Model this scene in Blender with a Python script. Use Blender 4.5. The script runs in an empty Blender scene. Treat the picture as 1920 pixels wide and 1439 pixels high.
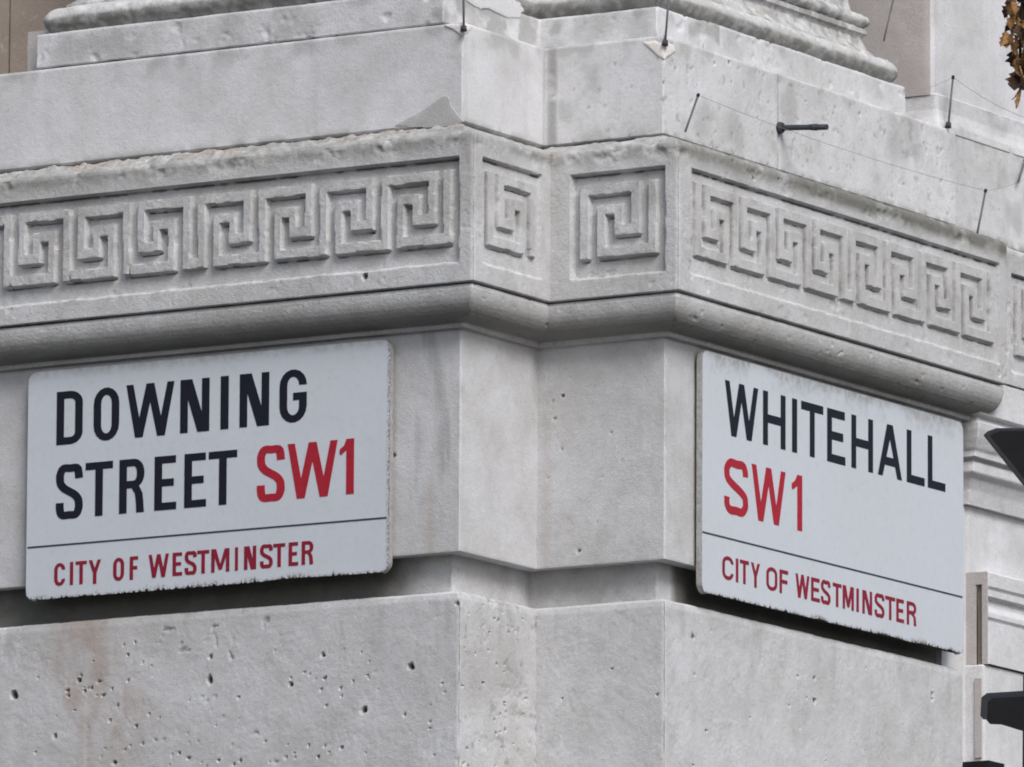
import bpy, math, random
import numpy as np
from mathutils import Matrix, Vector

# ------------------------------------------------------------------ camera
F_PX, YAW, PITCH, ROLL = 19256.6, -0.54501899, 0.15925349, 0.00521344
CAM = np.array([10.33295564, -16.85246431, 1.6])
fw = np.array([math.sin(YAW)*math.cos(PITCH), math.cos(YAW)*math.cos(PITCH), math.sin(PITCH)])
rt0 = np.array([math.cos(YAW), -math.sin(YAW), 0.0]); up0 = np.cross(rt0, fw)
RT = rt0*math.cos(ROLL) + up0*math.sin(ROLL); UP = -rt0*math.sin(ROLL) + up0*math.cos(ROLL)
sc = bpy.context.scene
C = sc.collection
cam = bpy.data.cameras.new('camera'); co = bpy.data.objects.new('camera', cam); C.objects.link(co)
M = Matrix(((RT[0], UP[0], -fw[0], CAM[0]), (RT[1], UP[1], -fw[1], CAM[1]), (RT[2], UP[2], -fw[2], CAM[2]), (0, 0, 0, 1)))
co.matrix_world = M
cam.sensor_width = 36; cam.sensor_fit = 'HORIZONTAL'; cam.lens = 36*F_PX/1920
cam.clip_start = .1; cam.clip_end = 500
sc.camera = co

# ------------------------------------------------------------------ sky, sun, exposure
w = bpy.data.worlds.new('World'); sc.world = w; w.use_nodes = True
nt = w.node_tree; nt.nodes.clear()
SUN_EL, SUN_AZ = math.radians(44), math.atan2(0.82, -0.57)      # azimuth measured from +y towards +x
sky = nt.nodes.new('ShaderNodeTexSky'); sky.sky_type = 'NISHITA'; sky.sun_disc = False
sky.sun_elevation = SUN_EL; sky.sun_rotation = SUN_AZ; sky.dust_density = 3.0; sky.air_density = 1.0
hs = nt.nodes.new('ShaderNodeHueSaturation'); hs.inputs['Saturation'].default_value = 0.62   # cloud veil: greyer sky
bg = nt.nodes.new('ShaderNodeBackground'); bg.inputs['Strength'].default_value = 0.085
out = nt.nodes.new('ShaderNodeOutputWorld')
nt.links.new(sky.outputs[0], hs.inputs['Color']); nt.links.new(hs.outputs[0], bg.inputs['Color']); nt.links.new(bg.outputs[0], out.inputs[0])
sd = bpy.data.lights.new('sun', 'SUN'); sd.energy = 1.5; sd.angle = math.radians(26); sd.color = (1.0, .99, .98)
so = bpy.data.objects.new('sun', sd); C.objects.link(so)
tosun = Vector((math.sin(SUN_AZ)*math.cos(SUN_EL), math.cos(SUN_AZ)*math.cos(SUN_EL), math.sin(SUN_EL)))
so.rotation_euler = tosun.to_track_quat('Z', 'Y').to_euler(); so.location = (6, -8, 12)
sc.view_settings.view_transform = 'Standard'; sc.view_settings.look = 'None'
sc.view_settings.exposure = 0.53; sc.view_settings.gamma = 1.0; sc.view_settings.use_curve_mapping = False
sc.cycles.pixel_filter_type = 'BLACKMAN_HARRIS'; sc.cycles.filter_width = 1.9
sc.cycles.max_bounces = 6

# ------------------------------------------------------------------ surveying helpers (photo pixel -> point on a wall plane)
def ray(x, y): return fw + RT*(x-960)/F_PX - UP*(y-719.5)/F_PX
def on_x(x, y, X): d = ray(x, y); return CAM + d*(X-CAM[0])/d[0]
def on_y(x, y, Y): d = ray(x, y); return CAM + d*(Y-CAM[1])/d[1]

# ------------------------------------------------------------------ numpy value noise
rng = np.random.RandomState(7)
TAB = rng.rand(64, 64, 64).astype(np.float32)
def vnoise(P, s):
    Q = np.asarray(P, dtype=np.float64)/s + 101.3
    i = np.floor(Q).astype(np.int64); f = Q - i; f = f*f*(3-2*f)
    i0 = i & 63; i1 = (i+1) & 63
    x0, y0, z0 = i0[..., 0], i0[..., 1], i0[..., 2]; x1, y1, z1 = i1[..., 0], i1[..., 1], i1[..., 2]
    fx, fy, fz = f[..., 0], f[..., 1], f[..., 2]
    def L(a, b, t): return a + (b-a)*t
    return L(L(L(TAB[x0, y0, z0], TAB[x1, y0, z0], fx), L(TAB[x0, y1, z0], TAB[x1, y1, z0], fx), fy),
             L(L(TAB[x0, y0, z1], TAB[x1, y0, z1], fx), L(TAB[x0, y1, z1], TAB[x1, y1, z1], fx), fy), fz)
def fbm(P, s, n=3):
    a, t, r = 1.0, 0.0, 0.0
    for k in range(n):
        r = r + a*vnoise(P+k*7.7, s/(2**k)); t += a; a *= .5
    return r/t
def sstep(a, b, x): t = np.clip((x-a)/(b-a), 0, 1); return t*t*(3-2*t)

# ------------------------------------------------------------------ materials
def new_mat(name):
    m = bpy.data.materials.new(name); m.use_nodes = True
    n = m.node_tree.nodes; b = n['Principled BSDF']
    return m, m.node_tree, b
def N(t, typ, **kw):
    n = t.nodes.new(typ)
    for k, v in kw.items(): setattr(n, k, v)
    return n
def noise_node(t, coord, scale, detail=4, rough=.6, dist=0.0):
    n = N(t, 'ShaderNodeTexNoise'); n.inputs['Scale'].default_value = scale; n.inputs['Detail'].default_value = detail
    n.inputs['Roughness'].default_value = rough; n.inputs['Distortion'].default_value = dist
    t.links.new(coord, n.inputs['Vector']); return n
def mapr(t, val, a, b, c, d):
    n = N(t, 'ShaderNodeMapRange'); n.inputs[1].default_value = a; n.inputs[2].default_value = b
    n.inputs[3].default_value = c; n.inputs[4].default_value = d; t.links.new(val, n.inputs[0]); return n.outputs[0]
def mixc(t, fac, A, B, mode='MIX'):
    n = N(t, 'ShaderNodeMix', data_type='RGBA', blend_type=mode)
    if isinstance(fac, float): n.inputs[0].default_value = fac
    else: t.links.new(fac, n.inputs[0])
    for s, v in ((6, A), (7, B)):
        if isinstance(v, tuple): n.inputs[s].default_value = (*v, 1)
        else: t.links.new(v, n.inputs[s])
    return n.outputs[2]
def stone_material(name, base, warm, dark, speck=1.0, bump=.5):
    m, t, b = new_mat(name)
    g = N(t, 'ShaderNodeNewGeometry').outputs['Position']
    n1 = noise_node(t, g, 7.0, 5, .6, .4); n2 = noise_node(t, g, 32.0, 5, .65); n3 = noise_node(t, g, 130.0, 4, .6)
    n4 = noise_node(t, g, 420.0, 2, .5)
    col = mixc(t, mapr(t, n1.outputs[0], .35, .68, 0, 1), base, warm)
    col = mixc(t, mapr(t, n2.outputs[0], .52, .76, 0, .28), col, dark)
    col = mixc(t, mapr(t, n2.outputs[0], .42, .26, 0, .30), col, (.74, .73, .70))
    col = mixc(t, mapr(t, n3.outputs[0], .62, .74, 0, .42*speck), col, dark)
    col = mixc(t, mapr(t, n3.outputs[0], .38, .28, 0, .30*speck), col, (.78, .77, .74))
    grain = mapr(t, n4.outputs[0], .25, .75, .84, 1.16)
    gm = N(t, 'ShaderNodeVectorMath', operation='SCALE'); t.links.new(col, gm.inputs[0]); t.links.new(grain, gm.inputs['Scale']); col = gm.outputs[0]
    n0 = noise_node(t, g, 2.6, 6, .62, .8)
    col = mixc(t, mapr(t, n0.outputs[0], .46, .68, 0, .30), col, dark)
    n5 = noise_node(t, g, 14.0, 6, .7, .5)
    col = mixc(t, mapr(t, n5.outputs[0], .52, .72, 0, .22), col, tuple(x*y for x, y in zip(dark, (1.20, 1.17, 1.10))))
    # long vertical rain streaks
    mp = N(t, 'ShaderNodeMapping'); mp.inputs['Scale'].default_value = (24, 24, 1.6); t.links.new(g, mp.inputs[0])
    ns = noise_node(t, mp.outputs[0], 1.0, 4, .6)
    col = mixc(t, mapr(t, ns.outputs[0], .55, .75, 0, .17), col, (.36, .34, .31))
    for att, c, k in (('pale', (.76, .75, .71), .9), ('grime_shade', (.155, .155, .135), .92), ('rust', (.36, .275, .225), .62), ('pit_shade', (.035, .032, .032), 1.0)):  # dirt and pit tints also carry painted shade
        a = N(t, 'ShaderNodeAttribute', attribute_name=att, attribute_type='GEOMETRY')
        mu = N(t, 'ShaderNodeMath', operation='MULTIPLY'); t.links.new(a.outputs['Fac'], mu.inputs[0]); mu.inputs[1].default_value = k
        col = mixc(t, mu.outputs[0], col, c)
    t.links.new(col, b.inputs['Base Color'])
    b.inputs['Roughness'].default_value = .92; b.inputs['Specular IOR Level'].default_value = .25
    ad = N(t, 'ShaderNodeMath', operation='ADD'); t.links.new(n3.outputs[0], ad.inputs[0]); t.links.new(n4.outputs[0], ad.inputs[1])
    bp = N(t, 'ShaderNodeBump'); bp.inputs['Strength'].default_value = bump; bp.inputs['Distance'].default_value = .0016
    t.links.new(ad.outputs[0], bp.inputs['Height']); t.links.new(bp.outputs[0], b.inputs['Normal'])
    return m
STONE = stone_material('portland_stone', (.70, .705, .735), (.61, .608, .615), (.36, .355, .35))
STONE_LOW = stone_material('grimed_shaded_stone', (.61, .615, .64), (.52, .517, .52), (.29, .285, .28), 1.2, .6)  # grimier, darker stone; shade below the moulding is put into its colour
STONE_WORN = stone_material('worn_portland_stone', (.61, .615, .635), (.51, .507, .505), (.25, .247, .235), 1.6, .8)
STONE_BROWN = stone_material('brown_stained_shaded_stone', (.36, .30, .25), (.31, .255, .215), (.24, .20, .17), .2)
STONE_GREY = stone_material('grey_shaded_stone', (.50, .475, .475), (.46, .415, .405), (.34, .32, .31), .3)  # darker grey copy: shade of left-facing sides put into the colour
MORTAR = stone_material('pale_mortar', (.84, .81, .79), (.80, .75, .71), (.6, .56, .52), .3)
MORTAR_GREY = stone_material('grey_mortar', (.47, .475, .475), (.43, .43, .425), (.29, .29, .285), .9)

def simple(name, col, rough=.5, metal=0.0, var=.0, vs=60.0, spec=.5):
    m, t, b = new_mat(name); b.inputs['Roughness'].default_value = rough; b.inputs['Metallic'].default_value = metal
    b.inputs['Specular IOR Level'].default_value = spec
    g = N(t, 'ShaderNodeNewGeometry').outputs['Position']; n = noise_node(t, g, vs, 5, .65)
    c = mixc(t, mapr(t, n.outputs[0], .35, .7, 0, 1), col, tuple(max(0, x*(1-var)) for x in col))
    t.links.new(c, b.inputs['Base Color'])
    bp = N(t, 'ShaderNodeBump'); bp.inputs['Strength'].default_value = .25; bp.inputs['Distance'].default_value = .0006
    t.links.new(n.outputs[0], bp.inputs['Height']); t.links.new(bp.outputs[0], b.inputs['Normal'])
    return m
IRON = simple('black_iron', (.010, .0105, .013), .6, 0, .3, 60, .25)
WIRE = simple('galvanised_wire', (.30, .30, .31), .5, 0, .2, 300)
BOLT = simple('weathered_bolt', (.055, .065, .078), .7, 0, .35, 300, .3)
STEEL = simple('dull_steel_rod', (.15, .15, .165), .6, .3, .4, 300)
RUSTY = simple('dark_rust', (.050, .030, .022), .9, 0, .6, 240)
PAINT_DARK = simple('dark_blue_lettering', (.013, .014, .027), .5, 0, .25, 90, .2)
PAINT_RED = simple('red_lettering', (.42, .022, .040), .5, 0, .18, 80, .2)
PAINT_CRIMSON = simple('crimson_lettering', (.27, .016, .040), .5, 0, .2, 80, .2)
LINE = simple('slate_line', (.04, .045, .07), .4, 0, .4, 150)
ASPHALT = simple('asphalt', (.045, .045, .047), .9, 0, .4, 30)
PAVING = simple('paving_stone', (.075, .072, .07), .9, 0, .3, 12)
LEAF = simple('dead_leaf', (.42, .22, .08), .75, 0, .75, 55)
LEAF_DARK = simple('dark_dead_leaf', (.055, .028, .014), .8, 0, .5, 60)
BARK = simple('twig_bark', (.035, .024, .018), .9, 0, .4, 60)

def enamel_material():
    m, t, b = new_mat('white_enamel')
    g = N(t, 'ShaderNodeNewGeometry').outputs['Position']
    n1 = noise_node(t, g, 5.0, 4, .6); n2 = noise_node(t, g, 60.0, 5, .7); n3 = noise_node(t, g, 190.0, 3, .6)
    col = mixc(t, mapr(t, n1.outputs[0], .35, .7, 0, 1), (.605, .645, .705), (.585, .615, .665))
    col = mixc(t, mapr(t, n2.outputs[0], .52, .78, 0, .30), col, (.42, .42, .40))
    n6 = noise_node(t, g, 420.0, 2, .5); col = mixc(t, mapr(t, n6.outputs[0], .45, .75, 0, .16), col, (.38, .39, .42))
    col = mixc(t, mapr(t, n3.outputs[0], .70, .76, 0, .45), col, (.22, .20, .18))
    a = N(t, 'ShaderNodeAttribute', attribute_name='grime_shade', attribute_type='GEOMETRY')
    mm = N(t, 'ShaderNodeMath', operation='MULTIPLY'); t.links.new(a.outputs['Fac'], mm.inputs[0]); t.links.new(mapr(t, n2.outputs[0], .38, .62, .15, 1), mm.inputs[1])
    col = mixc(t, mm.outputs[0], col, (.19, .17, .125))
    a2 = N(t, 'ShaderNodeAttribute', attribute_name='rust', attribute_type='GEOMETRY')
    m2 = N(t, 'ShaderNodeMath', operation='MULTIPLY'); t.links.new(a2.outputs['Fac'], m2.inputs[0]); t.links.new(mapr(t, n3.outputs[0], .40, .56, 0, 1), m2.inputs[1])
    col = mixc(t, m2.outputs[0], col, (.10, .055, .03))
    t.links.new(col, b.inputs['Base Color']); b.inputs['Roughness'].default_value = .42; b.inputs['Specular IOR Level'].default_value = .35
    bp = N(t, 'ShaderNodeBump'); bp.inputs['Strength'].default_value = .12; bp.inputs['Distance'].default_value = .0015
    t.links.new(n1.outputs[0], bp.inputs['Height']); t.links.new(bp.outputs[0], b.inputs['Normal'])
    return m
ENAMEL = enamel_material()
ENAMEL_SIDE = simple('yellowed_enamel', (.44, .44, .43), .5, 0, .45, 130)

# ------------------------------------------------------------------ object helpers
def link(name, me, mat, parent=None):
    o = bpy.data.objects.new(name, me); C.objects.link(o)
    if mat and not me.materials: me.materials.append(mat)
    if parent: o.parent = parent
    return o
def tag(o, label, cat, group=None, kind=None):
    if label: o['label'] = label
    if cat: o['category'] = cat
    if group: o['group'] = group
    if kind: o['kind'] = kind
    return o
def thing(name, label, cat, loc=(0, 0, 0), group=None):
    o = bpy.data.objects.new(name, None); C.objects.link(o); o.empty_display_size = .1
    o.location = loc; tag(o, label, cat, group); bpy.context.view_layer.update(); return o
def adopt(o, parent):
    o.parent = parent; o.matrix_parent_inverse = Matrix.Translation(-Vector(parent.location)); return o
def mesh_np(name, V, Fq, smooth=True, attrs=None, sharp=38):
    me = bpy.data.meshes.new(name); V = np.asarray(V, dtype=np.float32).reshape(-1, 3); Fq = np.asarray(Fq, dtype=np.int32)
    me.vertices.add(len(V)); me.vertices.foreach_set('co', V.ravel())
    k = Fq.shape[1]; me.loops.add(Fq.size); me.loops.foreach_set('vertex_index', Fq.ravel())
    me.polygons.add(len(Fq)); me.polygons.foreach_set('loop_start', np.arange(0, Fq.size, k, dtype=np.int32))
    me.polygons.foreach_set('loop_total', np.full(len(Fq), k, dtype=np.int32))
    me.update(calc_edges=True)
    if smooth:
        me.polygons.foreach_set('use_smooth', np.ones(len(Fq), dtype=bool)); me.set_sharp_from_angle(angle=math.radians(sharp))
    else: me.polygons.foreach_set('use_smooth', np.zeros(len(Fq), dtype=bool))
    for a, arr in (attrs or {}).items():
        at = me.attributes.new(a, 'FLOAT', 'POINT'); at.data.foreach_set('value', np.asarray(arr, dtype=np.float32).ravel())
    return me
def box_mesh(name, x0, x1, y0, y1, z0, z1):
    V = [(x, y, z) for x in (x0, x1) for y in (y0, y1) for z in (z0, z1)]
    Fs = [(0, 1, 3, 2), (4, 6, 7, 5), (0, 4, 5, 1), (2, 3, 7, 6), (0, 2, 6, 4), (1, 5, 7, 3)]
    return mesh_np(name, V, Fs, smooth=False)

# ------------------------------------------------------------------ plan of the corner (metres)
D1, W2, YC, Q, P = .28765, .29304, 1.5001, .030, .069
LEFT = -1.30
FAR = 2.35
def holes(lst, plane, val):
    r = []
    for x, y, px in lst:
        p = on_y(x, y, val) if plane == 'y' else on_x(x, y, val)
        r.append((p[0], p[1], p[2], px*.00105))
    return r
rnd = random.Random(5)
HOLES = holes([(25, 1303, 9), (148, 1275, 5), (103, 1381, 5), (253, 1205, 3), (210, 1292, 3), (393, 1274, 8), (395, 1232, 5), (545, 1283, 5),
               (605, 1228, 5), (609, 1273, 4), (770, 1250, 8), (682, 1331, 7), (858, 1132, 5), (545, 1272, 3), (240, 1228, 3), (215, 1430, 5),
               (640, 1402, 4), (410, 1425, 4), (438, 1434, 3), (860, 1105, 3), (640, 1306, 2.5), (66, 1411, 3)], 'y', 0.0) \
  + holes([(1055, 743, 4.5), (1040, 785, 3.5), (1146, 812, 3), (1053, 843, 3.2), (1036, 752, 3), (1127, 895, 2.5), (1028, 898, 2.5), (1085, 1033, 4.5),
           (1068, 708, 2.5), (1147, 1255, 3.2), (1054, 1310, 3), (1232, 1303, 3), (1120, 980, 2), (1165, 864, 2)], 'y', D1) \
  + holes([(1300, 1195, 6), (1303, 1265, 3), (1527, 1272, 4.5), (1495, 1269, 3), (1527, 1314, 5.5), (1325, 1371, 4), (1300, 1436, 4), (1748, 1302, 5),
           (1748, 1310, 5), (1318, 1328, 2), (1302, 1409, 2.5)], 'x', W2) \
  + holes([(738, 855, 5), (683, 518, 7)], 'y', 0.0) + holes([(683, 518, 8)], 'y', -P) \
  + holes([(1245, 155, 3), (1240, 171, 3.5), (1420, 221, 2.5), (1372, 155, 3), (1562, 214, 3), (1612, 214, 4), (1578, 238, 3), (1340, 120, 4), (1367, 118, 4), (1510, 190, 3)], 'x', .2742) \
  + holes([(1375, 301, 5), (1415, 335, 4), (1460, 336, 3)], 'x', W2+P)
# many natural shell pits on the lower blocks
for k in range(64):
    if rnd.random() < .55: HOLES.append((rnd.uniform(-1.05, 0.0), 0.0, rnd.uniform(4.02, 4.33), rnd.choice((.0016, .002, .0028))))
    else: HOLES.append((W2, rnd.uniform(.3, 1.45), rnd.uniform(4.02, 4.33), rnd.choice((.0012, .0018, .0022))))
for k in range(70): HOLES.append((0.0, rnd.uniform(.01, D1-.01), rnd.uniform(3.98, 4.36), rnd.choice((.0018, .0025, .0035))))
for cx_, cz_, n_ in ((-.66, 4.12, 7), (-.40, 4.05, 16), (-.86, 4.22, 20), (-.28, 4.22, 12), (-.77, 4.05, 16)):
    for k in range(n_): HOLES.append((rnd.gauss(cx_, .05), 0.0, rnd.gauss(cz_, .035), rnd.choice((.0022, .003, .004))))
HOLES = np.array(HOLES)
VSEG = []
SEGS = []        # grooves below the carved bars, soffit shade painted into them: (axis, plane, along0, along1, z, radius)
PANELS = []      # (axis, plane coord, a0, a1, z0, z1): sunk panels of the frieze
ZP0, ZP1 = 5.0024, 5.2103
PANELS.append(('y', -P, -1.1977, .0341)); PANELS.append(('x', P, -.0364, .1871)); PANELS.append(('y', D1-P, .1161, .3313)); PANELS.append(('x', W2+P, .2691, 1.5314))
FARP0 = float(on_x(1897, 517, W2-Q+P)[1]); PANELS.append(('x', W2-Q+P, FARP0, 2.9))

KZ1, KZ0 = 5.1877, 5.0411
def cuts(axis, plane, o, cell, sgn, last=False):
    ch = (KZ1-KZ0)/7
    def sg(c0, c1, row, r=.0026): r = r*(.85 if axis == 'x' else 1); SEGS.append((axis, plane, min(o+sgn*c0*cell, o+sgn*c1*cell), max(o+sgn*c0*cell, o+sgn*c1*cell), KZ1-row*ch-.0030, r))
    sg(1.15, 5.8, 1); sg(4.15, 6.7, 5); sg(2.15, 8.7 if not last else 7.8, 7)
    sg(3.25, 3.70, 3, .0042)
    if axis == 'x':                                     # shallow groove with painted shade at the foot of each upright
        for c, r0, r1 in ((0, 0, 7), (2, 2, 7), (4, 2.2, 4.6), (6, 1, 5)):
            y0 = (o+c*cell if sgn > 0 else o-(c+1)*cell)-.0013
            VSEG.append((axis, plane, y0, KZ1-r1*ch, KZ1-r0*ch))
def run_cuts(axis, plane, a0, a1, margin=.0195):
    mid = (a0+a1)/2; cell = ((a1-a0)/2-margin)/33.5
    for k in range(4):
        for sgn in (1, -1): cuts(axis, plane, mid+sgn*(cell*.5+k*8*cell), cell, sgn)
    SEGS.append((axis, plane, a0+.003, a1-.003, ZP1-.0028, .0026))
run_cuts('y', -P, -1.1977, .0341); run_cuts('x', W2+P, .2691, 1.5314)
cuts('y', D1-P, .1361, .0194, 1); SEGS.append(('y', D1-P, .119, .328, ZP1-.0028, .0026)); SEGS.append(('y', D1-P, .138, .150, KZ0-.003, .0045))
cuts('x', P, .1651, .0200, -1); SEGS.append(('x', P, -.033, .184, ZP1-.0028, .0026))
SEGS.append(('x', W2-Q+P, FARP0+.003, 2.9, ZP1-.0028, .0026))
def shape_field(Pt, nrm, kind):
    """outward displacement (m) and masks of wear and painted shade for points Pt on a stone face"""
    z = Pt[..., 2]
    sh = Pt.shape[:-1]
    d = (fbm(Pt, .12, 3)-.5)*.0030 + (fbm(Pt+3.1, .022, 3)-.5)*.0013 + (vnoise(Pt+9, .006)-.5)*.0007
    grime_shade = np.zeros(sh); rust = np.zeros(sh); pit_shade = np.zeros(sh); pale = np.zeros(sh)
    if kind in ('lower', 'upper', 'attic', 'frieze'):
        lo, hi = Pt.reshape(-1, 3).min(0)-.02, Pt.reshape(-1, 3).max(0)+.02
        for hx, hy, hz, r in HOLES:
            if not (lo[0] < hx < hi[0] and lo[1] < hy < hi[1] and lo[2] < hz < hi[2]): continue
            q = Pt-np.array([hx, hy, hz]); q = np.sqrt((q**2).sum(-1)) * (1+.8*(vnoise(Pt*1.0, .006)-.5))
            m = 1-sstep(r*.45, r*1.05, q)
            d = d - m*min(.010, r*1.9); pit_shade = np.maximum(pit_shade, m*(.95 if r > .0045 else (.55 if r > .003 else .32)))
            pale = np.maximum(pale, .25*(1-sstep(r*1.0, r*2.2, q)))
    if kind == 'frieze':
        ax = 'x' if abs(nrm[0]) > .5 else 'y'; al = Pt[..., 1] if ax == 'x' else Pt[..., 0]
        pl_ = float(np.median((Pt[..., 0] if ax == 'x' else Pt[..., 1])[:, Pt.shape[1]//2])); jit = (vnoise(Pt+8.8, .012)-.5)*.0009
        for a_, p_, s0, s1_, z_, r_ in SEGS:
            if a_ != ax or abs(p_-pl_) > .01: continue
            q = np.hypot(np.maximum(np.maximum(s0-al, al-s1_), 0), z-z_-jit)
            m = 1-sstep(r_*.5, r_*1.15, q); m = m*(.35+.65*sstep(.30, .46, vnoise(Pt+6.1, .016)))
            d = d-m*.0055; pit_shade = np.maximum(pit_shade, m*.72)
        for a_, p_, y0, z0_, z1_ in VSEG:
            if a_ != ax or abs(p_-pl_) > .01 or not (al.min() < y0 < al.max()): continue
            m = np.exp(-((al-y0)/.0022)**2)*((Pt[..., 2] > z0_) & (Pt[..., 2] < z1_))*(.3+.7*sstep(.3, .6, vnoise(Pt+2.9, .02)))
            d = d-m*.0025; pit_shade = np.maximum(pit_shade, m*.60)
    if kind == 'lower':
        n = fbm(Pt+5, .05, 3); rg = sstep(.56, .74, n)
        cv = sstep(.70, .80, fbm(Pt+91, .020, 4)+.10*fbm(Pt+93, .25, 2)-.04); cv = cv*(1.0 if Pt[..., 0].mean() < .05 else 0.0)*sstep(.42, .60, fbm(Pt+95, .30, 2)); d = d-cv*.0030; pit_shade = np.maximum(pit_shade, .30*cv)
        if abs(nrm[1]) > .5:
            jx = float(on_y(161, 1300, 0)[0]); pale = np.maximum(pale, .45*np.exp(-((Pt[..., 0]-jx)/.0035)**2)*(1-sstep(4.24, 4.28, z)))
        side = 1.0 if abs(nrm[0]) > .5 and Pt[..., 0].mean() < .1 else .35
        d = d - rg*.0016*side*2*vnoise(Pt+1, .005)
        x = Pt[..., 0]
        m = np.exp(-((x+.86)/.10)**2)*sstep(4.10, 4.22, z)+.8*np.exp(-((x+.80)/.07)**2)*sstep(3.9, 4.12, z)*(1-sstep(4.15, 4.25, z))
        rust = np.maximum(rust, m*(.35+.65*sstep(.38, .68, fbm(Pt*np.array([1, 1, .5])+8, .035, 4)))*(np.abs(nrm[1]) > .5))
        grime_shade = np.maximum(grime_shade, .22*sstep(.60, .80, fbm(Pt*np.array([1, 1, .25])+2, .03, 3))*sstep(4.18, 4.36, z))
        grime_shade = np.maximum(grime_shade, .42*sstep(.62, .78, fbm(Pt+12, .014, 2))*(side > .5))
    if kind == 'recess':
        # soot in the joint, with the plates' shadow painted in darker below them
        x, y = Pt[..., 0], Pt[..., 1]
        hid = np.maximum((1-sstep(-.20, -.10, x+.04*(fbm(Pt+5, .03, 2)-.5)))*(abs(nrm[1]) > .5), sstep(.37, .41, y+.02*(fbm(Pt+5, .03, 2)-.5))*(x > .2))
        grime_shade = np.maximum(grime_shade, np.clip(.20*sstep(.4, .7, fbm(Pt+4, .05, 3))+hid*(.85+.15*fbm(Pt+3, .04, 2)), 0, 1))
        crn = np.exp(-((x-0.02)**2+(y-D1+.02)**2)/.035**2); grime_shade = np.maximum(grime_shade, .8*crn*sstep(.25, .6, fbm(Pt+4, .02, 2)+.2))
        pit_shade = np.maximum(pit_shade, hid*.30)
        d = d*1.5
    if kind == 'upper':
        st = fbm(Pt*np.array([1, 1, .12])+6, .03, 3)
        grime_shade = np.maximum(grime_shade, .40*sstep(.55, .75, st)*sstep(-.22, -.04, Pt[..., 0])*(Pt[..., 0] < .0)*(abs(nrm[1]) > .5))
        x = Pt[..., 0]
        rust = np.maximum(rust, .5*np.exp(-((x+.068)/.010)**2)*(1-sstep(4.55, 4.70, z))*(abs(nrm[1]) > .5)*(x < 0))
        rust = np.maximum(rust, .30*np.exp(-((x-.022)/.012)**2)*(1-sstep(4.72, 4.80, z))*(abs(nrm[1]) > .5)*(x > 0))
        d = d*.55
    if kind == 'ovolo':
        grime_shade = np.maximum(grime_shade, (.62+.10*fbm(Pt+7, .08, 3))*(1-sstep(4.905, 4.950, z+.006*(fbm(Pt+7, .05, 3)-.5)))*sstep(4.8915, 4.8935, z)+.12)  # sooty lower half, darkened further to paint in the underside shade
        ch = sstep(.74, .86, fbm(Pt+15, .014, 2))*(.3 if abs(nrm[1]) > .5 else 1.0); d = d*.7 - ch*.0025; pale = np.maximum(pale, .6*ch)
    if kind == 'frieze':
        n = fbm(Pt+2, .035, 3); top = sstep(5.215, 5.245, z)
        left_ = 1.0 if abs(nrm[1]) > .5 and Pt[..., 1].mean() < .05 else 0.0
        slope = sstep(5.2625, 5.266, z)
        d = d - top*sstep(.52, .80, n)*.0070 + top*(vnoise(Pt, .010)-.5)*.0018
        d = d + slope*((fbm(Pt+61, .018, 3)-.42)*.018*(.45+.55*left_) + left_*.0045*sstep(5.272, 5.282, z))
        rust = np.maximum(rust, slope*left_*.55*sstep(.40, .62, fbm(Pt+71, .04, 3)))
        grime_shade = np.maximum(grime_shade, slope*left_*.35*sstep(.45, .65, fbm(Pt+75, .02, 3)))
        ry = sstep(.62, .80, Pt[..., 1])
        right = (abs(nrm[0]) > .5)*(Pt[..., 0] > .2)*(Pt[..., 1] < YC+.074)*(Pt[..., 0] > W2-.02)
        grime_shade = np.maximum(grime_shade, top*(right*(.78+.40*ry)*(.55+.45*sstep(.30, .55, fbm(Pt+21, .05, 3))) + (1-right)*(Pt[..., 1] < 1.0)*(.30+.30*sstep(.35, .7, fbm(Pt+21, .03, 4)))))
        pale = np.maximum(pale, top*sstep(.68, .78, fbm(Pt+31, .014, 2))*.8)
        org = np.exp(-(((Pt-np.array([P, D1-P, 5.272]))**2).sum(-1))/.018**2); rust = np.maximum(rust, org)
        d = d*.8 - sstep(.68, .82, fbm(Pt+41, .03, 3))*.0018
        low_ = sstep(5.21, 5.235, z); grime_shade = np.maximum(grime_shade, low_*(.18+.2*right))
    if kind == 'attic':
        grime_shade = np.maximum(grime_shade, .7*(1-sstep(5.286, 5.312, z))*sstep(.35, .6, fbm(Pt+3, .03, 2)))
        grime_shade = np.maximum(grime_shade, .35*sstep(.50, .72, fbm(Pt+9, .05, 3))*sstep(5.42, 5.49, z))
        x, y = Pt[..., 0], Pt[..., 1]
        if abs(nrm[0]) > .5 and x.mean() > .2 or abs(nrm[1]) > .5 and y.mean() > .2:
            grime_shade = np.maximum(grime_shade, .30*sstep(.50, .70, fbm(Pt+46, .07, 5)))
            cv = sstep(.70, .80, fbm(Pt+91, .016, 4)); d = d-cv*.003; pit_shade = np.maximum(pit_shade, .25*cv)
        if abs(nrm[1]) > .5:
            grime_shade = np.maximum(grime_shade, .62*np.exp(-((x-.018)/.012)**4)*sstep(.2, .5, fbm(Pt+6, .03, 3))*(y > .2))
        else:
            grime_shade = np.maximum(grime_shade, .5*np.exp(-((y-YB)/.006)**2)*(x < .1))
            grime_shade = np.maximum(grime_shade, .55*sstep(.50, .66, fbm(Pt+16, .04, 3))*np.exp(-((y-1.30)/.07)**2)*sstep(5.38, 5.42, z)*(x > .2))
            grime_shade = np.maximum(grime_shade, .22*sstep(.66, .80, fbm(Pt+26, .009, 2))*(x > .2))
        d = d*.5
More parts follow.
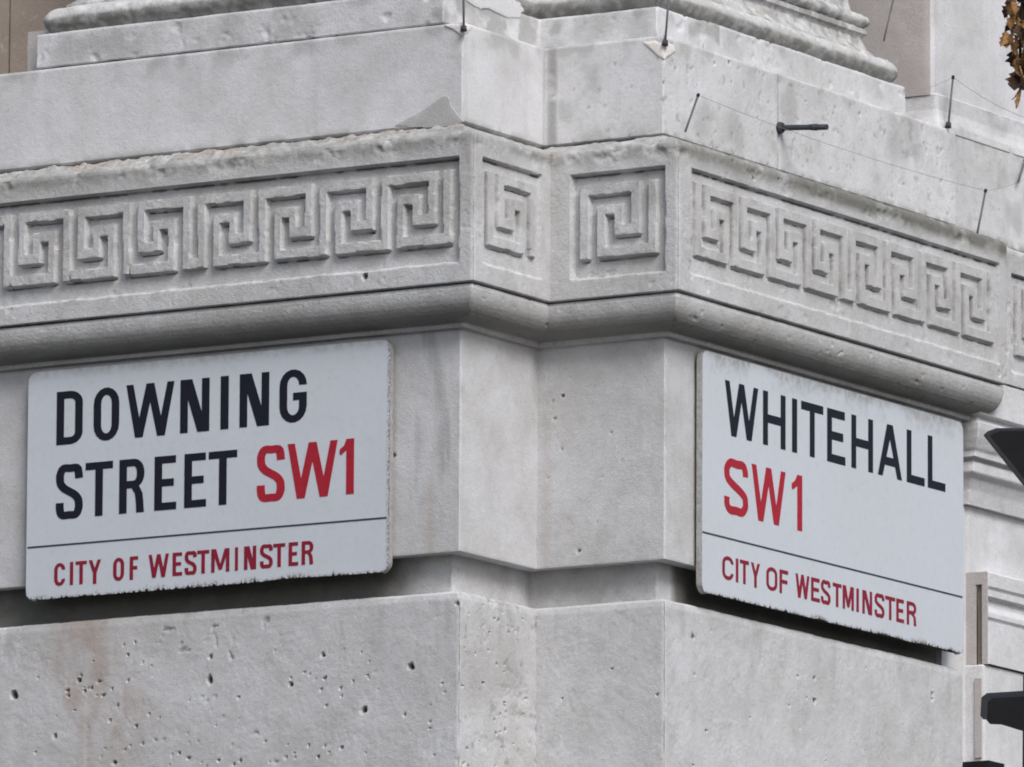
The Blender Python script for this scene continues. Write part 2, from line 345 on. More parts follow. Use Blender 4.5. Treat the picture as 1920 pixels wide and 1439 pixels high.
    if kind == 'plinth':
        d = d-sstep(.64, .80, fbm(Pt+41, .03, 3))*.003
        grime_shade = np.maximum(grime_shade, .28*sstep(.48, .70, fbm(Pt+46, .06, 5)))
        grime_shade = np.maximum(grime_shade, .5*sstep(.48, .70, fbm(Pt+9, .04, 3))*((Pt[..., 1] < .6)*(Pt[..., 0] > -.1)))
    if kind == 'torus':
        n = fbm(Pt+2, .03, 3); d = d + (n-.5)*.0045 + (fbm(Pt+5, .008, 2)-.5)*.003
        grime_shade = np.maximum(grime_shade, (.50+.35*sstep(.35, .62, fbm(Pt+9, .015, 3)))*(1-sstep(5.594, 5.602, z+.010*(fbm(Pt+2, .03, 3)-.5))))
        grime_shade = np.maximum(grime_shade, .45*sstep(.45, .65, fbm(Pt+19, .02, 3))*sstep(5.62, 5.63, z))
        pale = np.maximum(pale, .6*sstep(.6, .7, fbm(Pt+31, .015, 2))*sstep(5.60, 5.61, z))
    return d, dict(grime_shade=np.clip(grime_shade, 0, 1), rust=np.clip(rust, 0, 1), pit_shade=np.clip(pit_shade, 0, 1), pale=np.clip(pale, 0, 1))

def densify(prof, step):
    o = [prof[0]]
    for a, b in zip(prof[:-1], prof[1:]):
        L = math.hypot(b[0]-a[0], b[1]-a[1]); n = max(1, int(math.ceil(L/step)))
        for k in range(1, n+1): o.append((a[0]+(b[0]-a[0])*k/n, a[1]+(b[1]-a[1])*k/n))
    return np.array(o)
def mitre(path, i):
    def nr(a, b):
        dx, dy = b[0]-a[0], b[1]-a[1]; L = math.hypot(dx, dy); return np.array([dy/L, -dx/L])      # outward: right of travel
    if i == 0: return nr(path[0], path[1])
    if i == len(path)-1: return nr(path[-2], path[-1])
    a, b = nr(path[i-1], path[i]), nr(path[i], path[i+1]); return a+b
def sweep(name, path, seg, prof, kind, mat, parent, u0=0.0, u1=1.0, step=.003, vstep=.003, cornerround=.004, joint=(False, False), lab=None):
    """one stone of a course: the profile carried along one straight run of the plan, mitred at the corners"""
    S, E = np.array(path[seg]), np.array(path[seg+1]); mS, mE = mitre(path, seg), mitre(path, seg+1)
    dv = E-S; L = np.hypot(*dv); n = np.array([dv[1], -dv[0]])/L
    pr = densify(prof, vstep); tg = np.gradient(pr, axis=0); tl = np.hypot(tg[:, 0], tg[:, 1])+1e-9
    pn, pz = tg[:, 1]/tl, -tg[:, 0]/tl
    nu = max(2, int(L*(u1-u0)/step)); t = np.linspace(u0, u1, nu+1)
    a = S[None, :]+pr[:, 0:1]*mS; b = E[None, :]+pr[:, 0:1]*mE
    XY = a[None]*(1-t)[:, None, None]+b[None]*t[:, None, None]
    Z = np.repeat(pr[:, 1][None], nu+1, 0); Pt = np.dstack([XY, Z])
    d, at = shape_field(Pt, n, kind)
    dirs = np.zeros_like(Pt); dirs[..., 0] = pn[None]*n[0]; dirs[..., 1] = pn[None]*n[1]; dirs[..., 2] = pz[None]
    for col, mm, cond in ((0, mS, u0 <= 0 and seg > 0), (nu, mE, u1 >= 1 and seg < len(path)-2)):
        if cond:
            dirs[col, :, 0] = pn*mm[0]; dirs[col, :, 1] = pn*mm[1]
    # worn arrises at convex corners
    def convex(i):
        if i <= 0 or i >= len(path)-1: return False
        a_, b_ = np.subtract(path[i], path[i-1]), np.subtract(path[i+1], path[i]); return a_[0]*b_[1]-a_[1]*b_[0] > 0
    arc = t*L
    chip = .6+1.2*vnoise(Pt+2.2, .02)
    for i, dist in ((seg, arc), (seg+1, L-arc)):
        if convex(i):
            r = cornerround
            f = np.clip(1-dist/r, 0, 1)**2*r*.45
            d = d-f[:, None]*chip*np.clip(pn, 0, 1)[None]
    for flag, dist in ((joint[0], arc-u0*L), (joint[1], u1*L-arc)):
        if flag:
            f = np.clip(1-dist/.0035, 0, 1)[:, None]; d = d-f*.006*chip; at['grime_shade'] = np.maximum(at['grime_shade'], f*.95*sstep(.3, .55, vnoise(Pt+5, .03)))
    if kind == 'frieze':
        ax = 'x' if abs(n[0]) > .5 else 'y'; co_ = S[0] if ax == 'x' else S[1]
        for pa in PANELS:
            base = pa[1]-P if pa[0] == 'x' else pa[1]+P
            if pa[0] == ax and abs(base-co_) < 1e-3:
                al = Pt[..., 1] if ax == 'x' else Pt[..., 0]
                wob = (vnoise(Pt+1.7, .03)-.5)*.0022 + (vnoise(Pt+4.7, .009)-.5)*.0016
                ds = np.minimum(np.minimum(al-pa[2], pa[3]-al), np.minimum((Pt[..., 2]-ZP0)*.38, ZP1-Pt[..., 2]))+wob*.6
                d = d-sstep(-.0010, .0013, ds)*(.0085 if ax == 'x' else .0150)
    Pt = Pt+dirs*d[..., None]
    nv = len(pr); idx = np.arange((nu+1)*nv).reshape(nu+1, nv)
    Fq = np.stack([idx[:-1, :-1], idx[1:, :-1], idx[1:, 1:], idx[:-1, 1:]], -1).reshape(-1, 4)
    me = mesh_np(name, Pt, Fq, attrs=at)
    o = link(name, me, mat, parent)
    if lab: o['label'] = lab
    return o

# ------------------------------------------------------------------ ground
gr = link('road', box_mesh('road', -60, 90, -90, -3.0, -.2, 0.0), ASPHALT); tag(gr, 'grey asphalt road in front of the corner', None, None, 'structure')
pv = link('pavement', box_mesh('pavement', -60, 4.0, -3.0, 60, -.2, .12), PAVING); tag(pv, 'paving round the foot of the stone corner', None, None, 'structure')
rd2 = link('side_road', box_mesh('side_road', 4.0, 90, -3.0, 60, -.2, -.004), ASPHALT); tag(rd2, 'asphalt road along the right hand wall', None, None, 'structure')

# ------------------------------------------------------------------ building
B = bpy.data.objects.new('stone_building', None); C.objects.link(B)
tag(B, 'pale stone classical corner with Greek key frieze carrying both street signs', 'building')
path = [(LEFT, 0.0), (0.0, 0.0), (0.0, D1), (W2, D1), (W2, YC), (W2-.3, YC)]
# --- lower rusticated blocks
pl = [(0, 3.86), (0, 4.352), (-.0022, 4.3625), (-.0085, 4.3675), (-.05, 4.369)]
for s in range(4):
    sweep('stone_block', path, s, pl, 'lower', STONE_WORN if s == 1 else STONE_LOW, B, cornerround=.007)
sweep('stone_block', path, 4, pl, 'lower', STONE, B, step=.02, vstep=.02)
prc = [(-.040, 4.355), (-.040, 4.452)]
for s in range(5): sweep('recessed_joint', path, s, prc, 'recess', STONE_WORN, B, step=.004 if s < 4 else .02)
pu = [(-.045, 4.4470), (-.004, 4.4440), (-.0005, 4.4450), (0, 4.4475), (0, 4.892)]
for s in range(5): sweep('stone_block', path, s, pu, 'upper', STONE_LOW, B, step=.0035 if s < 4 else .02)
pm = [(-.02, 4.8835), (.0085, 4.8832), (.0125, 4.8845), (.0130, 4.8915), (.0150, 4.8930), (.024, 4.8960), (.036, 4.8992), (.0425, 4.9023), (.0490, 4.9075), (.0538, 4.9141), (.0585, 4.923), (.0612, 4.932), (.0628, 4.942), (.0634, 4.951), (.0612, 4.9585), (.052, 4.9612), (.045, 4.9615)]
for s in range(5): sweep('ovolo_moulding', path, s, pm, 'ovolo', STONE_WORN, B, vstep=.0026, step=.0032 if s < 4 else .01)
pf = [(.045, 4.9622), (.066, 4.9622), (.0688, 4.9640), (.069, 4.9665), (.069, 5.2500), (.0675, 5.2560), (.0625, 5.2620), (.0, 5.2845), (-.02, 5.286)]
FR = []
for s, u0, u1, jn in ((0, 0, 1, (0, 0)), (1, 0, 1, (0, 0)), (2, 0, 1, (0, 0)), (3, 0, .462, (0, 0)), (3, .462, 1, (0, 0)), (4, 0, 1, (0, 0))):
    FR.append(sweep('frieze_block', path, s, pf, 'frieze', STONE_WORN, B, u0=u0, u1=u1, step=.0025 if s < 4 else .01, vstep=.0025, cornerround=.008, joint=jn))
# --- upper course above the frieze
YB, UX, UC = .3095, .2742, 1.5075
up_path = [(LEFT, 0.0), (0.0, 0.0), (0.0, YB), (UX, YB), (UX, UC), (UX-.3, UC)]
pa_ = [(-.03, 5.280), (-.015, 5.281), (-.015, 5.2895), (-.004, 5.2920), (0, 5.2960), (0, 5.488), (-.002, 5.492), (-.02, 5.4935), (-.12, 5.494)]
jy = float(on_x(1460, 200, UX)[1]); ju = (jy-YB)/(UC-YB)
sweep('stone_block', up_path, 0, pa_, 'attic', STONE, B, step=.0035)
sweep('stone_block', up_path, 1, pa_, 'attic', STONE, B)
sweep('stone_block', up_path, 2, pa_, 'attic', STONE, B)
sweep('stone_block', up_path, 3, pa_, 'attic', STONE, B, u1=ju, joint=(0, 1))
sweep('stone_block', up_path, 3, pa_, 'attic', STONE, B, u0=ju, joint=(1, 0))
sweep('stone_block', up_path, 4, pa_, 'attic', STONE, B, step=.02)
# --- plinth and base roll above
PY = .006
xa = float(on_y(833, 30, PY)[0]); yi = float(on_x(1013, 60, xa)[1]); xb = float(on_y(1233, 40, yi)[0])
yr0 = float(on_x(1312, 60, xb)[1]); yr1 = float(on_x(1702, 190, xb+.01)[1]); xl = float(on_y(66, 95, PY)[0])
PLZ = 5.566
pp = [(-.016, 5.490), (-.016, 5.4955), (-.002, 5.4965), (0, 5.4985), (0, PLZ-.004), (-.002, PLZ), (-.05, PLZ+.001)]
pth = [(xl, .35), (xl, PY), (xa, PY), (xa, yi), (xb, yi), (xb, yr0+.02)]
for s in range(5): sweep('plinth_block', pth, s, pp, 'plinth', STONE, B, step=.004)
pth2 = [(xb-.05, yr0), (xb+.010, yr0), (xb+.010, yr1), (xb-.18, yr1)]
for s in range(3): sweep('plinth_block', pth2, s, pp, 'plinth', STONE, B, step=.004, cornerround=.014)
tor = [(-.050, PLZ-.001), (-.034, PLZ-.001)]
for k in range(0, 13):
    a = -math.pi/2+math.pi*k/12; tor.append((-.034+.029*math.cos(a), PLZ+.0285+.0285*math.sin(a)))
tor += [(-.040, PLZ+.0575), (-.040, PLZ+.064), (-.047, PLZ+.070), (-.056, PLZ+.082), (-.060, PLZ+.096), (-.057, PLZ+.104), (-.052, PLZ+.106), (-.052, PLZ+.116), (-.060, PLZ+.119)]
tor2 = []
for k in range(0, 9):
    a = -math.pi/2+math.pi*k/8; tor2.append((-.062+.014*math.cos(a), PLZ+.134+.014*math.sin(a)))
tor += tor2 + [(-.075, PLZ+.150), (-.080, PLZ+.17), (-.080, PLZ+.9)]
pth3 = [(xl+.002, .35), (xl+.002, PY), (xa, PY), (xa, yi), (xb+.003, yi), (xb+.003, yr1-.002), (xb-.18, yr1-.002)]
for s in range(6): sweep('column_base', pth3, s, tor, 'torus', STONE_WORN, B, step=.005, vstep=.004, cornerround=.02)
# --- niches behind the column bases
def part_box(name, mat, x0, x1, y0, y1, z0, z1, lab=None):
    o = link(name, box_mesh(name, x0, x1, y0, y1, z0, z1), mat, B)
    if lab: o['label'] = lab
    return o
xe = float(on_y(17, 60, .20)[0])
part_box('brown_recess', STONE_BROWN, -3.0, xe-.003, .200, .6, 5.47, 6.6, 'dark brown stained recess behind the column base')
part_box('brown_recess', STONE_BROWN, xe+.001, xl+.1, .203, .6, 5.47, 6.6)
part_box('recess_jamb', STONE_GREY, float(on_y(52, 90, .06)[0]), xl+.03, .06, .19, 5.49, float(on_y(58, 60, .06)[2]))
# --- far bay on the right
XF = W2-Q
far_path = [(XF-.05, YC+.068), (XF, YC+.068), (XF, FAR)]
zz = lambda y, p: float(on_x(1850, y, XF+p)[2])
ffar = [(0, 3.5), (0, zz(957, 0)-.006), (0, zz(957, 0)), (.012, zz(955, .01)), (.014, zz(946, .01)), (.018, zz(925, .02)), (.026, zz(905, .02)), (.036, zz(895, .03)), (.038, zz(892, .03)),
        (.038, zz(872, .04)), (.030, zz(869, .04)), (.030, zz(865, .04)), (.046, zz(863, .04)), (.047, zz(853, .04)), (.051, zz(845, .05)), (.058, zz(828, .05)), (.063, zz(808, .06)), (.064, zz(797, .06)),
        (.058, zz(792, .06)), (.055, zz(784, .06)), (.067, zz(780, .069)), (.069, zz(778, .069)), (.069, 4.9700), (.064, 4.9712)]
frtop = [(.064, 4.9738), (.069, 4.9750), (.069, 5.250), (.0675, 5.256), (.0625, 5.262), (0, 5.2845), (-.02, 5.286)]
sweep('far_wall', far_path, 1, ffar[:4], 'plain', STONE, B, step=.01, vstep=.01)
for s_ in (0, 1): sweep('cornice_moulding', far_path, s_, ffar[3:], 'plain', STONE, B, step=.006)
def panel_path():
    return [(XF, YC+.002), (XF, FAR)]
FR.append(sweep('frieze_block', panel_path(), 0, frtop, 'frieze', STONE_WORN, B, step=.003))
UF = UX-.012
far_up = [(UF, UC-.1), (UF, FAR)]
sweep('stone_block', far_up, 0, [(-.02, 5.28), (0, 5.288), (0, 5.488), (-.004, 5.4925), (-.1, 5.494)], 'attic', STONE, B, step=.005)
XP = UF-.010
yf0 = float(on_x(1756, 200, XP)[1])
pfar = [(.004, 5.484), (0.012, 5.490), (.010, 5.505), (.004, 5.520), (0, 5.535), (0, 5.566), (-.004, 5.570), (-.05, 5.571)]
pthf = [(XP-.30, yf0), (XP, yf0), (XP, FAR)]
for s in range(2): sweep('plinth_block', pthf, s, pfar, 'plinth', STONE, B, step=.005)
xs = XP-.012; ys0 = float(on_x(1745, 120, xs)[1])
shaft = [(0, 5.566), (0, 6.6)]
sweep('recess_side', [(xs-.5, ys0), (xs, ys0), (xs, FAR)], 0, shaft, 'plain', STONE_GREY, B, step=.01, vstep=.01)
sweep('pilaster_shaft', [(xs-.5, ys0), (xs, ys0), (xs, FAR)], 1, shaft, 'plain', STONE, B, step=.01, vstep=.01)
part_box('far_wall', STONE, XF-.3, XF-.002, YC-.034, YC+.08, 3.5, 5.28)
bw = float(on_x(1790, 60, xs+.006)[1])
part_box('shaft_fillet', STONE, xs-.05, xs+.006, ys0+.014, bw, 5.567, 6.59)
# --- window surround standing proud of the far wall
XA = XF+.048
ya = float(on_x(1851, 1150, XA)[1]); za = float(on_x(1851, 1070, XA)[2]); zb = float(on_x(1851, 1245, XA)[2])
ac = [(XF-.01, ya), (XA, ya), (XA, FAR)]
def zl(y): return float(on_x(1870, y, XA)[2])
pr_ = [(0, zb+.001), (0, zl(1170)), (-.006, zl(1168)), (-.006, zl(1163)), (0, zl(1161)), (0, zl(1152)), (-.010, zl(1140)), (-.012, zl(1126)), (0, zl(1122)), (0, zl(1112)), (-.006, zl(1110)), (-.006, zl(1105)), (0, zl(1103)), (0, za-.004), (-.004, za), (-.05, za+.001)]
sweep('window_surround', ac, 1, pr_, 'plain', STONE, B, step=.006)
gx0 = float(on_y(1829, 1150, ya)[0]); gx1 = float(on_y(1841, 1150, ya)[0])
gz1 = float(on_y(1835, 1096, ya)[2])
link('window_surround', box_mesh('window_surround', XF-.02, gx0, ya, ya+.005, zb, za-.002), STONE_GREY, B)
link('window_surround', box_mesh('window_surround', gx1, XA-.0005, ya+.0003, ya+.005, zb, za-.002), STONE_GREY, B)
link('window_surround', box_mesh('window_surround', gx0, gx1, ya+.0005, ya+.005, gz1, za-.002), STONE_GREY, B)
link('groove_back', box_mesh('groove_back', gx0, gx1, ya+.010, ya+.03, zb, gz1), STONE_BROWN, B)  # shadow inside the groove put in as a darker stone
low = float(on_y(1835, 1424, ya)[2])
ac2 = [(XF-.01, ya-.004), (XA-.006, ya-.004), (XA-.006, FAR)]
for s in range(2): sweep('window_surround', ac2, s, [(0, 3.4), (0, zb-.004), (-.003, zb-.0005), (-.02, zb)], 'plain', STONE, B, step=.006, vstep=.006)
link('raised_strip', box_mesh('raised_strip', gx0+.002, gx1+.002, ya-.008, ya-.003, low+.002, zb-.03), STONE_GREY, B)
dc = link('dark_cap', box_mesh('dark_cap', XF-.005, XA+.012, ya-.018, ya+.05, low-.022, low-.006), IRON, B)  # near-black cap over a grey block
link('dark_cap', box_mesh('dark_cap', XF, XA+.002, ya-.010, ya+.045, low-.2, low-.022), STONE_GREY, B)
# --- plain walling below and outside the close-up
core = [(LEFT, 0.0), (0.0, 0.0), (0.0, D1), (W2, D1), (W2, YC), (XF, YC), (XF, 9.0)]
zs = [.12, .86, 1.61, 2.36, 3.11, 3.86]
for k in range(5):
    for s in range(6):
        sweep('base_block', core, s, [(-.03, zs[k]), (-.03, zs[k]+.03), (0, zs[k]+.035), (0, zs[k+1])], 'plain', STONE, B, step=.06, vstep=.06)
for z0, z1 in ((3.86, 4.37), (4.447, 4.884)): part_box('side_wall', STONE, -6, LEFT, 0.0, .5, z0, z1)
for k in range(5): part_box('side_wall', STONE, -6, LEFT, 0.0, .5, zs[k]+.03, zs[k+1])
part_box('side_wall', STONE, -6, LEFT, .03, .5, .12, 5.28); part_box('side_wall', STONE, -6, LEFT, -P, .5, 4.9625, 5.262); part_box('side_wall', STONE, -6, LEFT, 0.001, .5, 5.263, 5.493)
part_box('side_wall', STONE, -6, LEFT, -.058, .4, 4.8845, 4.9615)
part_box('far_wall', STONE, XF-.5, XF, FAR, 9.0, 3.5, 4.96); part_box('far_wall', STONE, XF-.5, XF+P, FAR, 9.0, 4.961, 5.262); part_box('far_wall', STONE, XF-.5, UF, FAR, 9.0, 5.263, 5.493)
part_box('far_wall', STONE, XF-.5, xs, FAR, 9.0, 5.494, 6.59)
part_box('wall_core', STONE_GREY, -6, -.06, .06, 6.0, .12, 5.48); part_box('wall_core', STONE_GREY, -.0599, W2-.06, D1+.06, 6.0, .12, 5.478)
part_box('wall_core', STONE_GREY, -.9, xb-.09, yi+.09, yr1-.1, 5.481, 6.5); part_box('wall_core', STONE_GREY, xl+.09, xa-.09, .1, .6, 5.482, 6.48)
part_box('wall_core', STONE_GREY, -2.0, xs-.05, ys0+.05, 6.0, 5.483, 6.5)

# --- Greek key motifs, each carved key its own piece
KEY = {(0, c) for c in range(7)} | {(1, 0), (1, 6), (2, 0), (2, 2), (2, 3), (2, 4), (2, 6), (3, 0), (3, 2), (3, 4), (3, 6), (4, 0), (4, 2), (4, 4), (4, 5), (4, 6), (5, 0), (5, 2), (6, 0)} | {(6, c) for c in range(2, 8)}
def key(axis, plane, origin, cell, sgn, parent, extra=(), wear=0.0, depth=.0150):
    """raised meander band on the sunk panel; origin = outer side of column 0, sgn = direction in which columns run"""
    ch = (KZ1-KZ0)/7; cells = set(KEY) | set(extra)
    ncol = max(c for r, c in cells)+1; mincol = min(c for r, c in cells)
    h = .0018 if axis == 'x' else .0022; us = np.arange(mincol*cell-.006, ncol*cell+.006, h); vs = np.arange(KZ0-.006, KZ1+.006, h)
    U, V = np.meshgrid(us, vs, indexing='ij'); d = np.full(U.shape, -1.0)
    # merge runs of cells into bars so that the surface is continuous
    runs = []
    for r in range(7):
        cs = sorted(c for rr, c in cells if rr == r); i = 0
        while i < len(cs):
            j = i
            while j+1 < len(cs) and cs[j+1] == cs[j]+1: j += 1
            runs.append((cs[i], r, cs[j]+1, r+1)); i = j+1
    for c in range(mincol, ncol):
        rs = sorted(r for r, cc in cells if cc == c); i = 0
        while i < len(rs):
            j = i
            while j+1 < len(rs) and rs[j+1] == rs[j]+1: j += 1
            runs.append((c, rs[i], c+1, rs[j]+1)); i = j+1
    for c0, r0, c1, r1 in runs:
        g = .0006
        d = np.maximum(d, np.minimum(np.minimum(U-c0*cell+g, c1*cell-U+g), np.minimum(V-(KZ1-r1*ch)+g, KZ1-r0*ch-V+g)))
    al = origin+sgn*U
    n3 = np.dstack([np.full(U.shape, plane), al, V]) if axis == 'x' else np.dstack([al, np.full(U.shape, plane), V])
    d = d+(fbm(n3+3, .02, 3)-.5)*(.0012 if axis == 'x' else .0022)-wear*sstep(.58, .72, fbm(n3+11, .030, 2))*.0045
    hgt = sstep(-.0013, .0013, d)*(depth+(fbm(n3+6, .05, 2)-.5)*.0022)
    hgt = hgt+(vnoise(n3, .006)-.5)*.0008
    off = -(.0085 if axis == 'x' else .0150)-(.0016 if axis == 'x' else .0026)+hgt*(.60 if axis == 'x' else 1.0)+.0010
    sg = 1 if axis == 'x' else -1
    Pt = n3.copy(); Pt[..., 0 if axis == 'x' else 1] = plane+sg*off
    idx = np.arange(U.size).reshape(U.shape)
    Fq = np.stack([idx[:-1, :-1], idx[1:, :-1], idx[1:, 1:], idx[:-1, 1:]], -1).reshape(-1, 4)
    dq = d.reshape(-1)[Fq].max(1); Fq = Fq[dq > (-.0034 if axis == 'x' else -.0022)]
    gd = np.gradient(d, axis=0)/h*sgn; edge_shade = (np.exp(-((d+.0008)/.0011)**2)*(gd > .35)*(.45+.55*sstep(.3, .6, vnoise(n3+2.9, .018)))*.62 if axis == 'x' else np.zeros(d.shape))  # crease shade painted dark along one edge of each bar
    if (sgn*(1 if axis == 'x' else 1)) < 0: Fq = Fq[:, ::-1]
    used = np.unique(Fq); mp = -np.ones(U.size, dtype=int); mp[used] = np.arange(len(used))
    V3 = Pt.reshape(-1, 3)[used]
    nn = n3.reshape(-1, 3)[used]
    at = dict(grime_shade=.25*sstep(.5, .72, fbm(nn+8, .04, 3)), rust=np.zeros(len(used)), pit_shade=edge_shade.reshape(-1)[used], pale=(.12 if axis == 'x' else .22)*sstep(.6, .72, fbm(nn+18, .02, 2)))
    return link('greek_key', mesh_np('greek_key', V3, mp[Fq], attrs=at), STONE_WORN, parent)
COL8 = {(r, 8) for r in range(7)}
def run(axis, plane, a0, a1, parent, parent2=None, split=None, margin=.0195, wear=.5, vis=None):
    mid = (a0+a1)/2; cell = ((a1-a0)/2-margin)/33.5
    for k in range(4):
        ex = set(COL8) if k == 3 else set()
        if k == 0: ex = ex | {(6, -1)}            # the two halves join at the foot
        for sgn in (1, -1):
            o = mid+sgn*(cell*.5+k*8*cell)
            if vis and not (vis[0] < o < vis[1]): continue
            e = set(ex)
            if sgn < 0: e.discard((6, -1))
            pr = parent2 if (split is not None and o > split) else parent
            key(axis, plane, o, cell, sgn, pr, e, wear)
run('y', -P, -1.1977, .0341, FR[0], wear=.45)
run('x', W2+P, .2691, 1.5314, FR[3], FR[4], D1+.462*(YC-D1), wear=.25)
key('y', D1-P, .1161+.020, .0194, 1, FR[2], COL8, .1)
key('x', P, .1871-.022, .0200, -1, FR[1], COL8, .45)
key('x', W2-Q+P, FARP0+.022+9*.0182, .0182, -1, FR[-1], COL8, .5)
key('x', W2-Q+P, FARP0+.022+17*.0182, .0182, -1, FR[-1], (), .5)

# --- mortar repairs
def blob(name, plane, val, pts, mat, thick=.0025):
    """flat smear of mortar with an irregular outline and a domed surface"""
    c = [on_y(x, y, val) if plane == 'y' else on_x(x, y, val) for x, y in pts]
    n = np.array([0, -1, 0.]) if plane == 'y' else np.array([1., 0, 0]); c = np.array(c)
    o = []                                            # finer, ragged outline
    for i in range(len(c)):
        a, b = c[i], c[(i+1) % len(c)]
        for k in range(5): o.append(a+(b-a)*k/5)
    o = np.array(o); m = o.mean(0); t_ = (vnoise(o+4, .006)-.5)*.10+1; o = m+(o-m)*t_[:, None]
    V = [m+n*(thick+.0015)]; rings = [(.55, thick+.0015), (.85, thick+.0012), (1.0, .0016), (1.02, -.004)]
    for s, h in rings: V += [m+(q-m)*s+n*h for q in o]
    k = len(o); Fs = []
    tri = [(0, 1+i, 1+(i+1) % k) for i in range(k)]
    for r in range(len(rings)-1):
        a, b = 1+r*k, 1+(r+1)*k
        for i in range(k): j = (i+1) % k; tri += [(a+i, b+i, b+j), (a+i, b+j, a+j)]
    return link(name, mesh_np(name, V, tri), mat, B)
blob('mortar_patch', 'y', 0.0, [(742, 236), (772, 219), (800, 204), (818, 190), (828, 183), (840, 181), (846, 200), (858, 216), (869, 228), (846, 236), (800, 240)], MORTAR_GREY, .001)
blob('mortar_patch', 'y', 0.0, [(834, 48), (852, 56), (866, 67), (866, 58), (866, 46), (850, 45)], MORTAR, .0015)
blob('mortar_patch', 'x', 0.0, [(867, 67), (876, 60), (883, 52), (884, 48), (874, 46), (867, 47)], MORTAR, .0015)
blob('mortar_patch', 'y', YB, [(1207, 80), (1222, 94), (1237, 108), (1245, 110), (1245, 84), (1228, 77)], MORTAR, .0015)
blob('mortar_patch', 'x', UX, [(1246, 110), (1256, 104), (1266, 96), (1262, 86), (1246, 80)], MORTAR, .0015)
blob('mortar_patch', 'x', xa, [(872, 0), (880, 6), (900, 17), (915, 16), (930, 24), (950, 33), (972, 33), (980, 22), (975, 6), (940, -8), (890, -10)], STONE, .0010)

# ------------------------------------------------------------------ signs
class Glyphs:
    """prisms standing a hair proud of the enamel; each stroke at its own depth"""
    def __init__(s, frame): s.V = []; s.Fs = []; s.fr = frame; s.k = 0
    def poly(s, pts):
        s.k += 1; d = .0006+.00003*(s.k % 12); b = len(s.V); n = len(pts)
        for h in (0.0, d):
            for u, v in pts: s.V.append(s.fr(u, v, h))
        s.Fs.append(tuple(b+n+i for i in range(n)))
        for i in range(n): j = (i+1) % n; s.Fs.append((b+i, b+j, b+n+j, b+n+i))
    def strip(s, A, Bv):
        for i in range(len(A)-1): s.polyk([A[i], A[i+1], Bv[i+1], Bv[i]])
        s.k += 1
    def polyk(s, pts): s.k -= 1; s.poly(pts)
    def rect(s, x0, y0, x1, y1): s.poly([(x0, y0), (x1, y0), (x1, y1), (x0, y1)])
    def build(s, name, mat, parent):
        me = bpy.data.meshes.new(name); me.from_pydata([tuple(v) for v in s.V], [], s.Fs); me.update()
        return link(name, me, mat, parent)
def arc(cx, cy, rx, ry, a0, a1, n=9):
    return [(cx+rx*math.cos(math.radians(a0+(a1-a0)*k/n)), cy+ry*math.sin(math.radians(a0+(a1-a0)*k/n))) for k in range(n+1)]
